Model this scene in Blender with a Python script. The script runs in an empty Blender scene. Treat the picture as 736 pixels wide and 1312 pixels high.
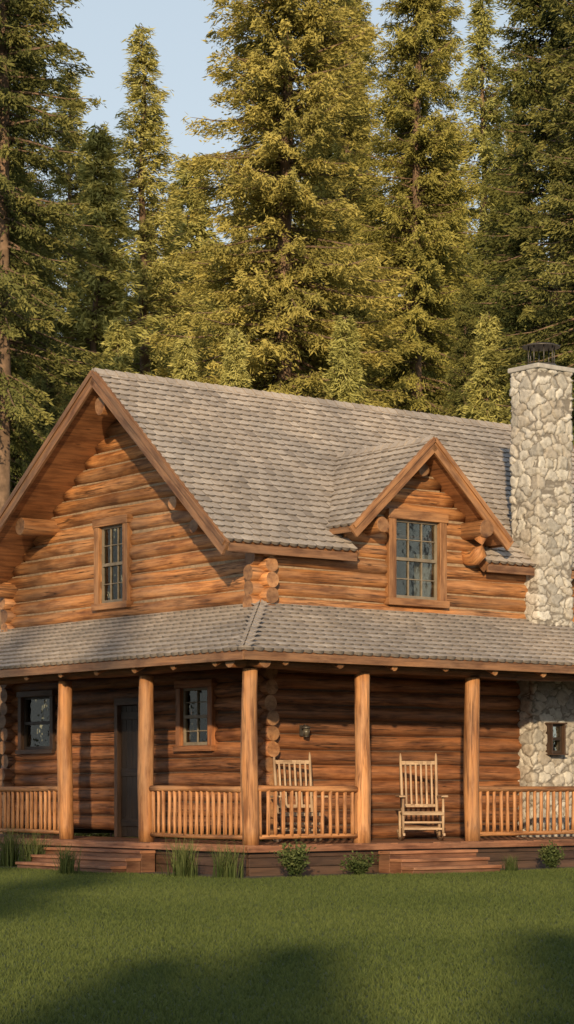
import bpy, math, random
import numpy as np
from mathutils import Vector, Matrix, kdtree
random.seed(7)
scene = bpy.context.scene
col = scene.collection
R = random.random
def U(a, b): return a + (b - a) * random.random()

# ------------------------------------------------------------------ materials
def new_mat(name):
    m = bpy.data.materials.new(name); m.use_nodes = True
    nt = m.node_tree; nt.nodes.clear()
    out = nt.nodes.new('ShaderNodeOutputMaterial')
    return m, nt, out
def node(nt, t, **kw):
    n = nt.nodes.new(t)
    for k, v in kw.items():
        if k in n.inputs: n.inputs[k].default_value = v
        else: setattr(n, k, v)
    return n
def ramp(nt, fac, stops):
    r = nt.nodes.new('ShaderNodeValToRGB')
    els = r.color_ramp.elements
    while len(els) > 1: els.remove(els[-1])
    els[0].position = stops[0][0]; els[0].color = (*stops[0][1], 1)
    for p, c in stops[1:]:
        e = els.new(p); e.color = (*c, 1)
    nt.links.new(fac, r.inputs[0])
    return r.outputs[0]
def mixc(nt, fac, a, b, mode='MIX'):
    m = nt.nodes.new('ShaderNodeMix'); m.data_type = 'RGBA'; m.blend_type = mode
    for s, v in ((m.inputs[0], fac), (m.inputs[6], a), (m.inputs[7], b)):
        if isinstance(v, (int, float)): s.default_value = v
        elif isinstance(v, tuple): s.default_value = (*v, 1) if len(v) == 3 else v
        else: nt.links.new(v, s)
    return m.outputs[2]
def math_n(nt, op, a, b=None, clamp=False):
    m = nt.nodes.new('ShaderNodeMath'); m.operation = op; m.use_clamp = clamp
    for i, v in enumerate((a, b)):
        if v is None: continue
        if isinstance(v, (int, float)): m.inputs[i].default_value = v
        else: nt.links.new(v, m.inputs[i])
    return m.outputs[0]
def attr(nt, name):
    a = nt.nodes.new('ShaderNodeAttribute'); a.attribute_name = name
    return a.outputs['Fac']

def wood(name, c1, c2, dark, su=1.3, sv=26, rough=.6, bump=.35, grey=.25, vlo=.6, vhi=1.25, crack=.0):
    m, nt, out = new_mat(name); L = nt.links.new
    uv = node(nt, 'ShaderNodeUVMap'); uv.uv_map = 'UVMap'
    rnd = attr(nt, 'rnd')
    w = math_n(nt, 'MULTIPLY', rnd, 60.0)
    def nz(scale, detail, rough_=.6):
        mp = nt.nodes.new('ShaderNodeMapping'); mp.inputs['Scale'].default_value = scale
        L(uv.outputs[0], mp.inputs[0])
        n1 = node(nt, 'ShaderNodeTexNoise', noise_dimensions='4D', Scale=1.0, Detail=detail, Roughness=rough_)
        L(mp.outputs[0], n1.inputs['Vector']); L(w, n1.inputs['W']); return n1.outputs[0]
    n1 = nz((su, sv, 1), 8.0, .70)
    colr = ramp(nt, n1, [(.30, dark), (.43, c1), (.55, c2), (.72, tuple(min(1, x * 1.28) for x in c2))])
    n2 = nz((.8, 3.5, 1), 5.0)
    g = ramp(nt, n2, [(.42, (0, 0, 0)), (.66, (1, 1, 1))])
    gm = math_n(nt, 'MULTIPLY', g, grey)
    lum = sum(c2) / 3
    colr = mixc(nt, gm, colr, (lum * 1.2, lum * .82, lum * .52))
    n4 = nz((1.6, 6, 1), 5.0)
    st = ramp(nt, n4, [(.36, (.54, .47, .41)), (.52, (1, 1, 1)), (.70, (1.2, 1.15, 1.06))])
    colr = mixc(nt, 1.0, colr, st, 'MULTIPLY')
    mp3 = nt.nodes.new('ShaderNodeMapping'); mp3.inputs['Scale'].default_value = (1.9, 6, 1)
    L(uv.outputs[0], mp3.inputs[0])
    vo = node(nt, 'ShaderNodeTexVoronoi', voronoi_dimensions='4D', Scale=1.0)
    L(mp3.outputs[0], vo.inputs['Vector']); L(w, vo.inputs['W'])
    kn = ramp(nt, vo.outputs['Distance'], [(.06, (1, 1, 1)), (.15, (0, 0, 0))])
    colr = mixc(nt, math_n(nt, 'MULTIPLY', kn, .75), colr, tuple(x * .7 for x in dark))
    hgt = n1
    if crack:
        n5 = nz((.55, 17, 1), 3.0, .5)
        ck = ramp(nt, n5, [(.478, (0, 0, 0)), (.497, (1, 1, 1)), (.503, (1, 1, 1)), (.522, (0, 0, 0))])
        n6 = nz((.7, 2, 1), 2.0)
        cm = ramp(nt, n6, [(.48, (0, 0, 0)), (.56, (1, 1, 1))])
        ckm = math_n(nt, 'MULTIPLY', math_n(nt, 'MULTIPLY', ck, cm), crack)
        colr = mixc(nt, ckm, colr, tuple(x * .35 for x in dark))
        hgt = math_n(nt, 'SUBTRACT', n1, ckm)
    mr = node(nt, 'ShaderNodeMapRange'); L(rnd, mr.inputs[0]); mr.inputs[3].default_value = vlo; mr.inputs[4].default_value = vhi
    hs = node(nt, 'ShaderNodeHueSaturation'); L(mr.outputs[0], hs.inputs['Value']); L(colr, hs.inputs['Color'])
    b = node(nt, 'ShaderNodeBsdfPrincipled', Roughness=rough)
    L(hs.outputs[0], b.inputs['Base Color'])
    bp = node(nt, 'ShaderNodeBump', Strength=bump, Distance=.025)
    L(hgt, bp.inputs['Height']); L(bp.outputs[0], b.inputs['Normal'])
    L(b.outputs[0], out.inputs[0])
    return m

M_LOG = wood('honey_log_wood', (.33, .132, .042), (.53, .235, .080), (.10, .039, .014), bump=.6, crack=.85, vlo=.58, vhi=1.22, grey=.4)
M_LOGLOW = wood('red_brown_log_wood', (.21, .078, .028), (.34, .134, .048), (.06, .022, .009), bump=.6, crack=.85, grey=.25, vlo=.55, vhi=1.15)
M_POST = wood('golden_post_wood', (.37, .155, .051), (.51, .235, .086), (.14, .052, .019), su=1.0, sv=22, bump=.5, crack=.6, grey=.35)
M_TRIM = wood('trim_board_wood', (.26, .12, .047), (.37, .178, .072), (.12, .048, .02), grey=.25, vlo=.85, vhi=1.1)
M_BARGE = wood('barge_board_wood', (.18, .086, .039), (.27, .135, .063), (.09, .038, .018), grey=.4, vlo=.85, vhi=1.1)
M_DECK = wood('soffit_plank_wood', (.21, .088, .034), (.30, .13, .05), (.08, .032, .014), grey=.1)
M_FLOOR = wood('porch_plank_wood', (.23, .095, .047), (.33, .148, .075), (.10, .04, .02), grey=.35, vlo=.45, vhi=1.2)
M_SKIRT = wood('dark_skirting_wood', (.06, .032, .019), (.09, .048, .029), (.025, .013, .009), grey=.3)
M_CHAIR = wood('pale_chair_wood', (.33, .215, .13), (.44, .31, .195), (.17, .10, .06), grey=.2, vlo=.85, vhi=1.1)
M_DARKW = wood('dark_door_wood', (.028, .018, .012), (.045, .029, .019), (.015, .010, .007), grey=.2)
M_END = wood('log_end_wood', (.27, .122, .048), (.37, .185, .078), (.10, .042, .018), su=12, sv=12, grey=.4)

def simple(name, c, rough=.6, metal=0, noise=.25, scale=8):
    m, nt, out = new_mat(name); L = nt.links.new
    tc = node(nt, 'ShaderNodeTexCoord')
    n = node(nt, 'ShaderNodeTexNoise', Scale=scale, Detail=6.0); L(tc.outputs['Object'], n.inputs['Vector'])
    cc = ramp(nt, n.outputs[0], [(.3, tuple(x * (1 - noise) for x in c)), (.7, tuple(min(1, x * (1 + noise)) for x in c))])
    b = node(nt, 'ShaderNodeBsdfPrincipled', Roughness=rough, Metallic=metal)
    L(cc, b.inputs['Base Color'])
    bp = node(nt, 'ShaderNodeBump', Strength=.2, Distance=.01); L(n.outputs[0], bp.inputs['Height']); L(bp.outputs[0], b.inputs['Normal'])
    L(b.outputs[0], out.inputs[0]); return m
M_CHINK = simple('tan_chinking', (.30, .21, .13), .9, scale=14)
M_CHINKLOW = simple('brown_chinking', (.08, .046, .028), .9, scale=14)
M_METAL = simple('dark_metal', (.09, .08, .07), .45, .5)
M_LAMP = simple('dark_lamp_glass', (.10, .085, .06), .3)
M_CAPSTONE = simple('cap_concrete', (.38, .36, .33), .85)
M_CURTAIN = simple('cream_curtain', (.46, .45, .42), .9, scale=3)
M_INT = simple('dark_interior', (.012, .011, .010), .9)
M_SASH = simple('weathered_sash_paint', (.19, .155, .11), .6)
M_MULCH = simple('bark_mulch', (.045, .032, .02), .95, noise=.6, scale=30)

M_GLASS, nt, out = new_mat('window_glass')
fr = node(nt, 'ShaderNodeFresnel', IOR=1.45)
tr = node(nt, 'ShaderNodeBsdfTransparent'); tr.inputs[0].default_value = (.74, .75, .72, 1)
tcg = node(nt, 'ShaderNodeTexCoord'); ng = node(nt, 'ShaderNodeTexNoise', Scale=2.2, Detail=3.0); nt.links.new(tcg.outputs['Object'], ng.inputs['Vector'])
bg_ = node(nt, 'ShaderNodeBump', Strength=.35, Distance=.06); nt.links.new(ng.outputs[0], bg_.inputs['Height'])
gl = node(nt, 'ShaderNodeBsdfGlossy', Roughness=.03); gl.inputs[0].default_value = (1, .93, .80, 1); nt.links.new(bg_.outputs[0], gl.inputs['Normal'])
mx = node(nt, 'ShaderNodeMixShader')
nt.links.new(fr.outputs[0], mx.inputs[0]); nt.links.new(tr.outputs[0], mx.inputs[1]); nt.links.new(gl.outputs[0], mx.inputs[2]); nt.links.new(mx.outputs[0], out.inputs[0])

M_SH, nt, out = new_mat('weathered_shingles'); L = nt.links.new
rn = attr(nt, 'rnd')
cc = ramp(nt, rn, [(0, (.105, .09, .077)), (.15, (.20, .172, .15)), (.35, (.32, .28, .245)), (.6, (.41, .362, .318)), (.8, (.46, .41, .362)), (1, (.53, .475, .42))])
tc = node(nt, 'ShaderNodeTexCoord')
n = node(nt, 'ShaderNodeTexNoise', Scale=.5, Detail=5.0); L(tc.outputs['Object'], n.inputs['Vector'])
s = ramp(nt, n.outputs[0], [(.38, (.78, .78, .79)), (.62, (1.08, 1.04, .99))])
cc = mixc(nt, 1.0, cc, s, 'MULTIPLY')
n3 = node(nt, 'ShaderNodeTexNoise', Scale=24.0, Detail=5.0); L(tc.outputs['Object'], n3.inputs['Vector'])
s3 = ramp(nt, n3.outputs[0], [(.3, (.80, .80, .80)), (.7, (1.1, 1.1, 1.1))])
cc = mixc(nt, 1.0, cc, s3, 'MULTIPLY')
b = node(nt, 'ShaderNodeBsdfPrincipled', Roughness=.75); L(cc, b.inputs['Base Color'])
bp = node(nt, 'ShaderNodeBump', Strength=.4, Distance=.01); L(n3.outputs[0], bp.inputs['Height']); L(bp.outputs[0], b.inputs['Normal'])
L(b.outputs[0], out.inputs[0])

M_STONE, nt, out = new_mat('fieldstone_masonry'); L = nt.links.new
rn = attr(nt, 'rnd'); ed = attr(nt, 'edge')
cc = ramp(nt, rn, [(0, (.33, .31, .28)), (.3, (.50, .47, .42)), (.55, (.59, .56, .505)), (.75, (.41, .365, .31)), (1, (.66, .63, .575))])
tc = node(nt, 'ShaderNodeTexCoord')
n = node(nt, 'ShaderNodeTexNoise', Scale=10.0, Detail=10.0, Roughness=.72); L(tc.outputs['Object'], n.inputs['Vector'])
s = ramp(nt, n.outputs[0], [(.32, (.60, .58, .55)), (.56, (1.05, 1.05, 1.04))])
cc = mixc(nt, 1.0, cc, s, 'MULTIPLY')
mo = ramp(nt, ed, [(.04, (1, 1, 1)), (.10, (0, 0, 0))])
cc = mixc(nt, mo, cc, (.21, .185, .155))
b = node(nt, 'ShaderNodeBsdfPrincipled', Roughness=.9); L(cc, b.inputs['Base Color'])
bp = node(nt, 'ShaderNodeBump', Strength=.8, Distance=.05); L(n.outputs[0], bp.inputs['Height']); L(bp.outputs[0], b.inputs['Normal'])
L(b.outputs[0], out.inputs[0])

def foliage(name, dark, mid, tip, trans=.3):
    m, nt, out = new_mat(name); L = nt.links.new
    rn = attr(nt, 'rnd'); tp = attr(nt, 'tip')
    oi = node(nt, 'ShaderNodeObjectInfo')
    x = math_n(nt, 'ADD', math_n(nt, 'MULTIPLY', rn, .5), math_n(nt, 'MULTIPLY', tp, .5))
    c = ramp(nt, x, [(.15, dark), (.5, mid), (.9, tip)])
    mr = node(nt, 'ShaderNodeMapRange'); L(oi.outputs['Random'], mr.inputs[0]); mr.inputs[3].default_value = .85; mr.inputs[4].default_value = 1.2
    mr2 = node(nt, 'ShaderNodeMapRange'); L(oi.outputs['Random'], mr2.inputs[0]); mr2.inputs[3].default_value = .51; mr2.inputs[4].default_value = .49
    hs = node(nt, 'ShaderNodeHueSaturation'); L(c, hs.inputs['Color']); L(mr.outputs[0], hs.inputs['Value']); L(mr2.outputs[0], hs.inputs['Hue'])
    d = node(nt, 'ShaderNodeBsdfDiffuse'); L(hs.outputs[0], d.inputs[0])
    t = node(nt, 'ShaderNodeBsdfTranslucent'); L(hs.outputs[0], t.inputs[0])
    mxx = node(nt, 'ShaderNodeMixShader'); mxx.inputs[0].default_value = trans
    L(d.outputs[0], mxx.inputs[1]); L(t.outputs[0], mxx.inputs[2]); L(mxx.outputs[0], out.inputs[0])
    return m
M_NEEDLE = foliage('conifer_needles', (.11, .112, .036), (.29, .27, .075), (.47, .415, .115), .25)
M_NEEDLEHAZE = foliage('hazed_light_conifer_needles', (.19, .19, .072), (.40, .375, .12), (.56, .51, .17), .25)  # yellow green needles, colour lightened to stand in for haze between trees
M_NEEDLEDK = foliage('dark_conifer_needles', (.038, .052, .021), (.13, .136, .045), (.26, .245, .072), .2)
M_GRASS = foliage('lawn_grass', (.055, .080, .026), (.098, .125, .038), (.155, .18, .058), .25)
M_SHRUB = foliage('shrub_leaves', (.035, .055, .018), (.085, .11, .04), (.17, .19, .07), .3)
M_BARK = simple('conifer_bark', (.17, .11, .07), .95, noise=.5, scale=5)

M_GROUND, nt, out = new_mat('lawn_ground'); L = nt.links.new
tc = node(nt, 'ShaderNodeTexCoord')
n = node(nt, 'ShaderNodeTexNoise', Scale=.5, Detail=8.0); L(tc.outputs['Object'], n.inputs['Vector'])
n2 = node(nt, 'ShaderNodeTexNoise', Scale=25.0, Detail=4.0); L(tc.outputs['Object'], n2.inputs['Vector'])
cc = ramp(nt, n.outputs[0], [(.35, (.044, .062, .021)), (.65, (.072, .094, .031))])
s = ramp(nt, n2.outputs[0], [(.3, (.55, .55, .5)), (.7, (1.2, 1.2, 1.1))])
cc = mixc(nt, 1.0, cc, s, 'MULTIPLY')
b = node(nt, 'ShaderNodeBsdfPrincipled', Roughness=.9); L(cc, b.inputs['Base Color'])
bp = node(nt, 'ShaderNodeBump', Strength=.6, Distance=.03); L(n2.outputs[0], bp.inputs['Height']); L(bp.outputs[0], b.inputs['Normal'])
L(b.outputs[0], out.inputs[0])

# ------------------------------------------------------------------ mesh builder
class MB:
    def __init__(s): s.v = []; s.f = []; s.uv = []; s.r = []; s.m = []; s.sm = []
    def face(s, idx, uvs, r, m=0, sm=False):
        s.f.append(idx); s.uv.extend(uvs); s.r.append(r); s.m.append(m); s.sm.append(sm)
    def obox(s, c, X, Y, Z, m=0, r=None):
        c = Vector(c); X = Vector(X); Y = Vector(Y); Z = Vector(Z)
        if r is None: r = R()
        o = len(s.v)
        for sx in (-1, 1):
            for sy in (-1, 1):
                for sz in (-1, 1):
                    s.v.append(c + X * sx + Y * sy + Z * sz)
        ou = U(0, 20); ov = U(0, 5)
        A = [X, Y, Z]; ln = [a.length * 2 for a in A]
        lon = ln.index(max(ln))
        def I(x, y, z): return o + (x * 4 + y * 2 + z)
        fs = [(0, [I(0,0,0), I(0,0,1), I(0,1,1), I(0,1,0)]), (0, [I(1,0,0), I(1,1,0), I(1,1,1), I(1,0,1)]),
              (1, [I(0,0,0), I(1,0,0), I(1,0,1), I(0,0,1)]), (1, [I(0,1,0), I(0,1,1), I(1,1,1), I(1,1,0)]),
              (2, [I(0,0,0), I(0,1,0), I(1,1,0), I(1,0,0)]), (2, [I(0,0,1), I(1,0,1), I(1,1,1), I(0,1,1)])]
        for ax, idx in fs:
            oth = [k for k in (0, 1, 2) if k != ax]
            if lon in oth: ua = lon; va = [k for k in oth if k != lon][0]
            else: ua, va = oth
            uv = []
            for i in idx:
                b = i - o; bits = [(b >> 2) & 1, (b >> 1) & 1, b & 1]
                uv.append((ou + bits[ua] * ln[ua], ov + bits[va] * ln[va] + ax * .7))
            s.face(idx, uv, r, m)
    def box(s, a0, a1, b0, b1, z0, z1, m=0, r=None):
        s.obox(((a0+a1)/2, (b0+b1)/2, (z0+z1)/2), (abs(a1-a0)/2, 0, 0), (0, abs(b1-b0)/2, 0), (0, 0, abs(z1-z0)/2), m, r)
    def beam(s, p0, p1, w, h, up=(0, 0, 1), m=0, r=None):
        p0 = Vector(p0); p1 = Vector(p1); d = p1 - p0; dn = d.normalized()
        side = dn.cross(Vector(up)).normalized(); u2 = side.cross(dn).normalized()
        s.obox((p0 + p1) / 2, d / 2, side * w / 2, u2 * h / 2, m, r)
    def slab(s, q, th, m=0, r=None):
        q = [Vector(p) for p in q]
        n = (q[1]-q[0]).cross(q[3]-q[0]).normalized()
        if n.z < 0: n = -n
        o = len(s.v)
        for p in q: s.v.append(p)
        for p in q: s.v.append(p - n * th)
        if r is None: r = R()
        e1 = (q[1]-q[0]).normalized(); e2 = n.cross(e1)
        def uvp(i):
            d = s.v[o + i] - q[0]; return (d.dot(e1), d.dot(e2))
        for idx in ([0,1,2,3], [4,5,6,7]):
            s.face([o+i for i in idx], [uvp(i) for i in idx], r, m)
        for i in range(4):
            j = (i+1) % 4
            l = (q[j]-q[i]).length
            s.face([o+i, o+j, o+4+j, o+4+i], [(0,0),(l,0),(l,th),(0,th)], r, m)
    def tube(s, pts, rad, seg=10, m=0, cap=None, r=None, wob=0.0, sm=True):
        pts = [Vector(p) for p in pts]
        if r is None: r = R()
        if not isinstance(rad, (list, tuple)): rad = [rad] * len(pts)
        o = len(s.v); ou = U(0, 30); lens = [0]
        for i in range(1, len(pts)): lens.append(lens[-1] + (pts[i]-pts[i-1]).length)
        ph = [U(0, 6.28) for _ in range(5)]
        d0 = (pts[-1]-pts[0]).normalized()
        ref = Vector((0, 0, 1)) if abs(d0.z) < .9 else Vector((1, 0, 0))
        for i, p in enumerate(pts):
            d = (pts[min(i+1, len(pts)-1)] - pts[max(i-1, 0)]).normalized()
            x = d.cross(ref).normalized(); y = x.cross(d).normalized()
            l = lens[i]
            off = (x * math.sin(l*1.3+ph[0]) + y * math.sin(l*1.7+ph[1])) * wob
            for k in range(seg):
                a = 2*math.pi*k/seg
                rr = rad[i] * (1 + wob*4*math.sin(2*a+l*2.1+ph[2]) + wob*3*math.sin(3*a - l*3.3+ph[3]) + wob*3*math.sin(l*5.1+ph[4]+a))
                s.v.append(p + off + (x*math.cos(a) + y*math.sin(a)) * rr)
        circ = 2*math.pi*rad[0]
        for i in range(len(pts)-1):
            for k in range(seg):
                k2 = (k+1) % seg
                s.face([o+i*seg+k, o+i*seg+k2, o+(i+1)*seg+k2, o+(i+1)*seg+k],
                       [(ou+lens[i], circ*k/seg), (ou+lens[i], circ*(k+1)/seg), (ou+lens[i+1], circ*(k+1)/seg), (ou+lens[i+1], circ*k/seg)], r, m, sm)
        cm = m if cap is None else cap
        for e, base in ((0, o), (1, o+(len(pts)-1)*seg)):
            rr = rad[0] if e == 0 else rad[-1]
            idx = list(range(base, base+seg)); uvs = [(ou + rr*math.cos(2*math.pi*k/seg), rr*math.sin(2*math.pi*k/seg)) for k in range(seg)]
            if e == 0: idx = idx[::-1]; uvs = uvs[::-1]
            s.face(idx, uvs, r, cm)
    def log(s, p0, p1, rad, m=0, cap=None, seg=14, step=.35, wob=.012, taper=0.0, r=None):
        p0 = Vector(p0); p1 = Vector(p1); n = max(2, int((p1-p0).length/step)+1)
        ps = [p0.lerp(p1, i/(n-1)) for i in range(n)]
        rs = [rad*(1+taper*(i/(n-1)-.5)) for i in range(n)]
        s.tube(ps, rs, seg, m, cap, r, wob)
    def build(s, name, mats, parent=None, bevel=0, label=None):
        me = bpy.data.meshes.new(name)
        me.from_pydata([tuple(v) for v in s.v], [], s.f)
        uvl = me.uv_layers.new(name='UVMap')
        uvl.data.foreach_set('uv', np.array(s.uv, dtype=np.float32).ravel())
        at = me.attributes.new('rnd', 'FLOAT', 'FACE'); at.data.foreach_set('value', np.array(s.r, dtype=np.float32))
        me.polygons.foreach_set('material_index', np.array(s.m, dtype=np.int32))
        me.polygons.foreach_set('use_smooth', np.array(s.sm, dtype=bool))
        for mm in mats: me.materials.append(mm)
        me.update()
        ob = bpy.data.objects.new(name, me); col.objects.link(ob)
        if parent: ob.parent = parent
        if bevel:
            bm = ob.modifiers.new('bevel', 'BEVEL'); bm.width = bevel; bm.segments = 2; bm.limit_method = 'ANGLE'; bm.angle_limit = .8
        if label: ob['label'] = label
        return ob

def np_mesh(name, V, F, pattrs=None, mats=(), smooth=False):
    V = np.asarray(V, dtype=np.float32); F = np.asarray(F, dtype=np.int32)
    me = bpy.data.meshes.new(name)
    me.vertices.add(len(V)); me.vertices.foreach_set('co', V.ravel())
    k = F.shape[1]
    me.loops.add(F.size); me.loops.foreach_set('vertex_index', F.ravel())
    me.polygons.add(len(F)); me.polygons.foreach_set('loop_start', np.arange(0, F.size, k, dtype=np.int32))
    if smooth: me.polygons.foreach_set('use_smooth', np.ones(len(F), dtype=bool))
    for n_, a in (pattrs or {}).items():
        at = me.attributes.new(n_, 'FLOAT', 'POINT'); at.data.foreach_set('value', np.asarray(a, dtype=np.float32))
    for m in mats: me.materials.append(m)
    me.update(calc_edges=True)
    return me

# ------------------------------------------------------------------ frame of reference
TH = math.radians(38); CT, ST = math.cos(TH), math.sin(TH)
P0 = Vector((-.53, 32.2, 0))
def W(a, b, z=0): return Vector((P0.x + CT*a - ST*b, P0.y + ST*a + CT*b, z))
FLOOR = .44
WA, WB = 1.6, 1.8
FA, FB = 10.6, 9.05
RB, RZ = 5.08, 8.0
EB, EZ = 1.5, 4.98
PR, PL = (RZ-EZ)/(RB-EB), .70
GA, GA2 = .70, 11.2
EBL = 9.4; EZL = RZ - PL*(EBL-RB)
DA, DZ, DP, DB = 4.63, 6.82, .90, 1.30
DE = 1.64

house = bpy.data.objects.new('log_house', None); col.objects.link(house)
house.location = P0; house.rotation_euler = (0, 0, TH)
house['label'] = 'two storey honey log house with grey shingle roof and porch'
house['category'] = 'house'

# ------------------------------------------------------------------ walls
def subtract(iv, holes):
    out = [iv]
    for h0, h1 in holes:
        nw = []
        for a, b in out:
            if h1 <= a or h0 >= b: nw.append((a, b)); continue
            if h0 > a: nw.append((a, h0))
            if h1 < b: nw.append((h1, b))
        out = nw
    return [x for x in out if x[1]-x[0] > .04]

front_open = [(DA, .93, 4.29, 5.55)]
gable_open = [(5.75, .72, 4.34, 5.62), (3.38, .74, 1.93, 2.84), (8.12, .95, 1.93, 2.85), (5.15, .98, FLOOR, 2.62)]
PITCH, LR = .234, .1215
def wall(name, P, zoff, limits, opens, ztop, label):
    mb = MB(); z = .56 + zoff
    while z < ztop:
        lim = limits(z)
        if lim:
            t0, t1 = lim
            holes = [(c-w/2, c+w/2) for c, w, z0, z1 in opens if z0-LR*.6 < z < z1+LR*.6]
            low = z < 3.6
            for i, (a, b) in enumerate(subtract((t0, t1), holes)):
                rr = R()
                e0 = U(-.05, .04) if (a == t0 and z < 4.9) else 0; e1 = U(-.04, .05) if (b == t1 and z < 4.9) else 0
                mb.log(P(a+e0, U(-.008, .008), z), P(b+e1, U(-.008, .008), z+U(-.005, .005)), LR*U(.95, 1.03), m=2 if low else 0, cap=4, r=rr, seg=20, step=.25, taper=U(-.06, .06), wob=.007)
            holes = [(c-w/2, c+w/2) for c, w, z0, z1 in opens if z0-.02 < z < z1+.02]
            for a, b in subtract((max(t0, limits.c0), min(t1, limits.c1)), holes):
                dd = .040 if low else .058
                p = [P(a, dd, z-PITCH/2), P(b, dd, z-PITCH/2), P(b, dd, z+PITCH/2), P(a, dd, z+PITCH/2)]
                o = len(mb.v); mb.v.extend([Vector(q) for q in p])
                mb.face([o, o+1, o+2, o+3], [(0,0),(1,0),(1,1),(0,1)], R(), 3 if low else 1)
        z += PITCH
    return mb.build(name, [M_LOG, M_CHINK, M_LOGLOW, M_CHINKLOW, M_END], house, label=label)
def Pf(t, n, z): return (t, WB-n, z)
def Pg(t, n, z): return (WA-n, t, z)
def Pb(t, n, z): return (t, FB+n, z)
def Pe(t, n, z): return (FA+n, t, z)
class LimF:
    c0, c1 = WA, FA
    def __call__(s, z):
        if z < 5.02: return (WA-.25, FA+.25)
        h = (DZ-.22-z)/DP+.08
        if h > .15: return (DA-min(h, 1.5), DA+min(h, 1.5))
class LimG:
    c0, c1 = WB, FB
    def __call__(s, z):
        a = max(WB-.25, RB-(RZ-.27-z)/PR-.13); b = min(FB+.25, RB+(RZ-.27-z)/PL+.14)
        if b-a > .2: return (a, b)
class LimB(LimF):
    def __call__(s, z): return (WA-.25, FA+.25) if z < 5.02 else None
wall('wall', Pf, 0.0, LimF(), front_open, 6.6, 'sunlit front log wall')
wall('wall', Pg, .117, LimG(), gable_open, 7.75, 'gable end log wall with pale chinking')
wall('wall', Pb, 0.0, LimB(), [], 5.0, 'rear log wall')
wall('wall', Pe, .117, LimG(), [], 7.75, 'far gable log wall')

# ------------------------------------------------------------------ windows
def window(P, c, w, z0, z1, cols, rows, curtain, n0=0.0, cas=.13, label=None, cm_=None, sash=None, back=-.15, ch=1.0):
    cm_ = cm_ or M_TRIM; sash = sash or M_SASH
    def bx(mb, t0, t1, na, nb, za, zb, m=0):
        p = P(t0, na, za); q = P(t1, nb, zb)
        mb.box(min(p[0], q[0]), max(p[0], q[0]), min(p[1], q[1]), max(p[1], q[1]), min(p[2], q[2]), max(p[2], q[2]), m)
    mb = MB(); A, B = c-w/2, c+w/2
    bx(mb, A-cas, A, -.10+n0, .165+n0, z0-.005, z1)
    bx(mb, B, B+cas, -.10+n0, .165+n0, z0-.005, z1)
    bx(mb, A-cas-.02, B+cas+.02, -.10+n0, .182+n0, z1, z1+cas)
    bx(mb, A-cas-.03, B+cas+.03, -.10+n0, .20+n0, z0-cas*.8, z0-.005)
    wn = mb.build('window', [cm_], house, bevel=.006, label=label)
    fm = MB(); s = .040; d0, d1 = .05+n0, .095+n0
    bx(fm, A, A+s, d0, d1, z0, z1); bx(fm, B-s, B, d0, d1, z0, z1)
    bx(fm, A+s, B-s, d0, d1, z1-s, z1); bx(fm, A+s, B-s, d0, d1, z0, z0+s*1.3)
    zm = (z0+z1)/2
    bx(fm, A+s, B-s, d0+.001, d1+.014, zm-.026, zm+.026)
    for i in range(1, cols):
        x = A+s+(B-A-2*s)*i/cols; bx(fm, x-.008, x+.008, d0+.004, d1-.006, z0+s*1.3, z1-s)
    for j in range(1, rows):
        if rows % 2 == 0 and j == rows//2: continue
        z = z0+(z1-z0)*j/rows; bx(fm, A+s, B-s, d0+.006, d1-.008, z-.008, z+.008)
    fm.build('frame', [sash], wn, bevel=.003)
    g = MB(); bx(g, A+s*.5, B-s*.5, .058+n0, .064+n0, z0+.02, z1-.02); g.build('pane', [M_GLASS], wn)
    k = MB(); bx(k, A-.02 if back < 0 else A, B+.02 if back < 0 else B, back-.006+n0, back+n0, z0-.02 if back < 0 else z0, z1+.02 if back < 0 else z1); k.build('backing', [M_INT], wn)
    if curtain:
        cm = MB(); o = 0
        for (ca, cb) in curtain:
            t0, t1 = A+(B-A)*ca, A+(B-A)*cb; nn = 28
            for i in range(nn+1):
                t = t0+(t1-t0)*i/nn; dd = -.05+.022*math.sin(i*1.7)+n0
                o = len(cm.v); cm.v.append(Vector(P(t, dd, z0))); cm.v.append(Vector(P(t, dd, z0+(z1-z0-.02)*ch)))
                if i: cm.face([o-2, o, o+1, o-1], [(0,0)]*4, .5, 0, True)
        cm.build('curtain', [M_CURTAIN], wn)
    return wn
window(Pf, DA, .93, 4.29, 5.55, 3, 4, [(.60, .98)], cas=.15, label='dormer window with twelve panes and a cream curtain', ch=.60)
window(Pg, 5.75, .72, 4.34, 5.62, 3, 4, [(.02, .24)], cas=.14, label='upper gable window with a cream curtain')
window(Pg, 3.38, .74, 1.93, 2.84, 2, 4, [(.02, .25)], cas=.12, label='porch window with dark panes', cm_=M_LOGLOW)
window(Pg, 8.12, .95, 1.93, 2.85, 1, 2, None, cas=.1, label='dark porch window', cm_=M_SKIRT, sash=M_DARKW)  # casing and sash colours darkened to stand in for porch shade
def Pst(t, n, z): return (t, 1.35-n, z)
window(Pst, 7.40, .27, 1.83, 2.32, 1, 1, None, n0=-.06, cas=.028, label='small window set in the stone wall', cm_=M_SKIRT, sash=M_DARKW, back=.054)

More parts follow.
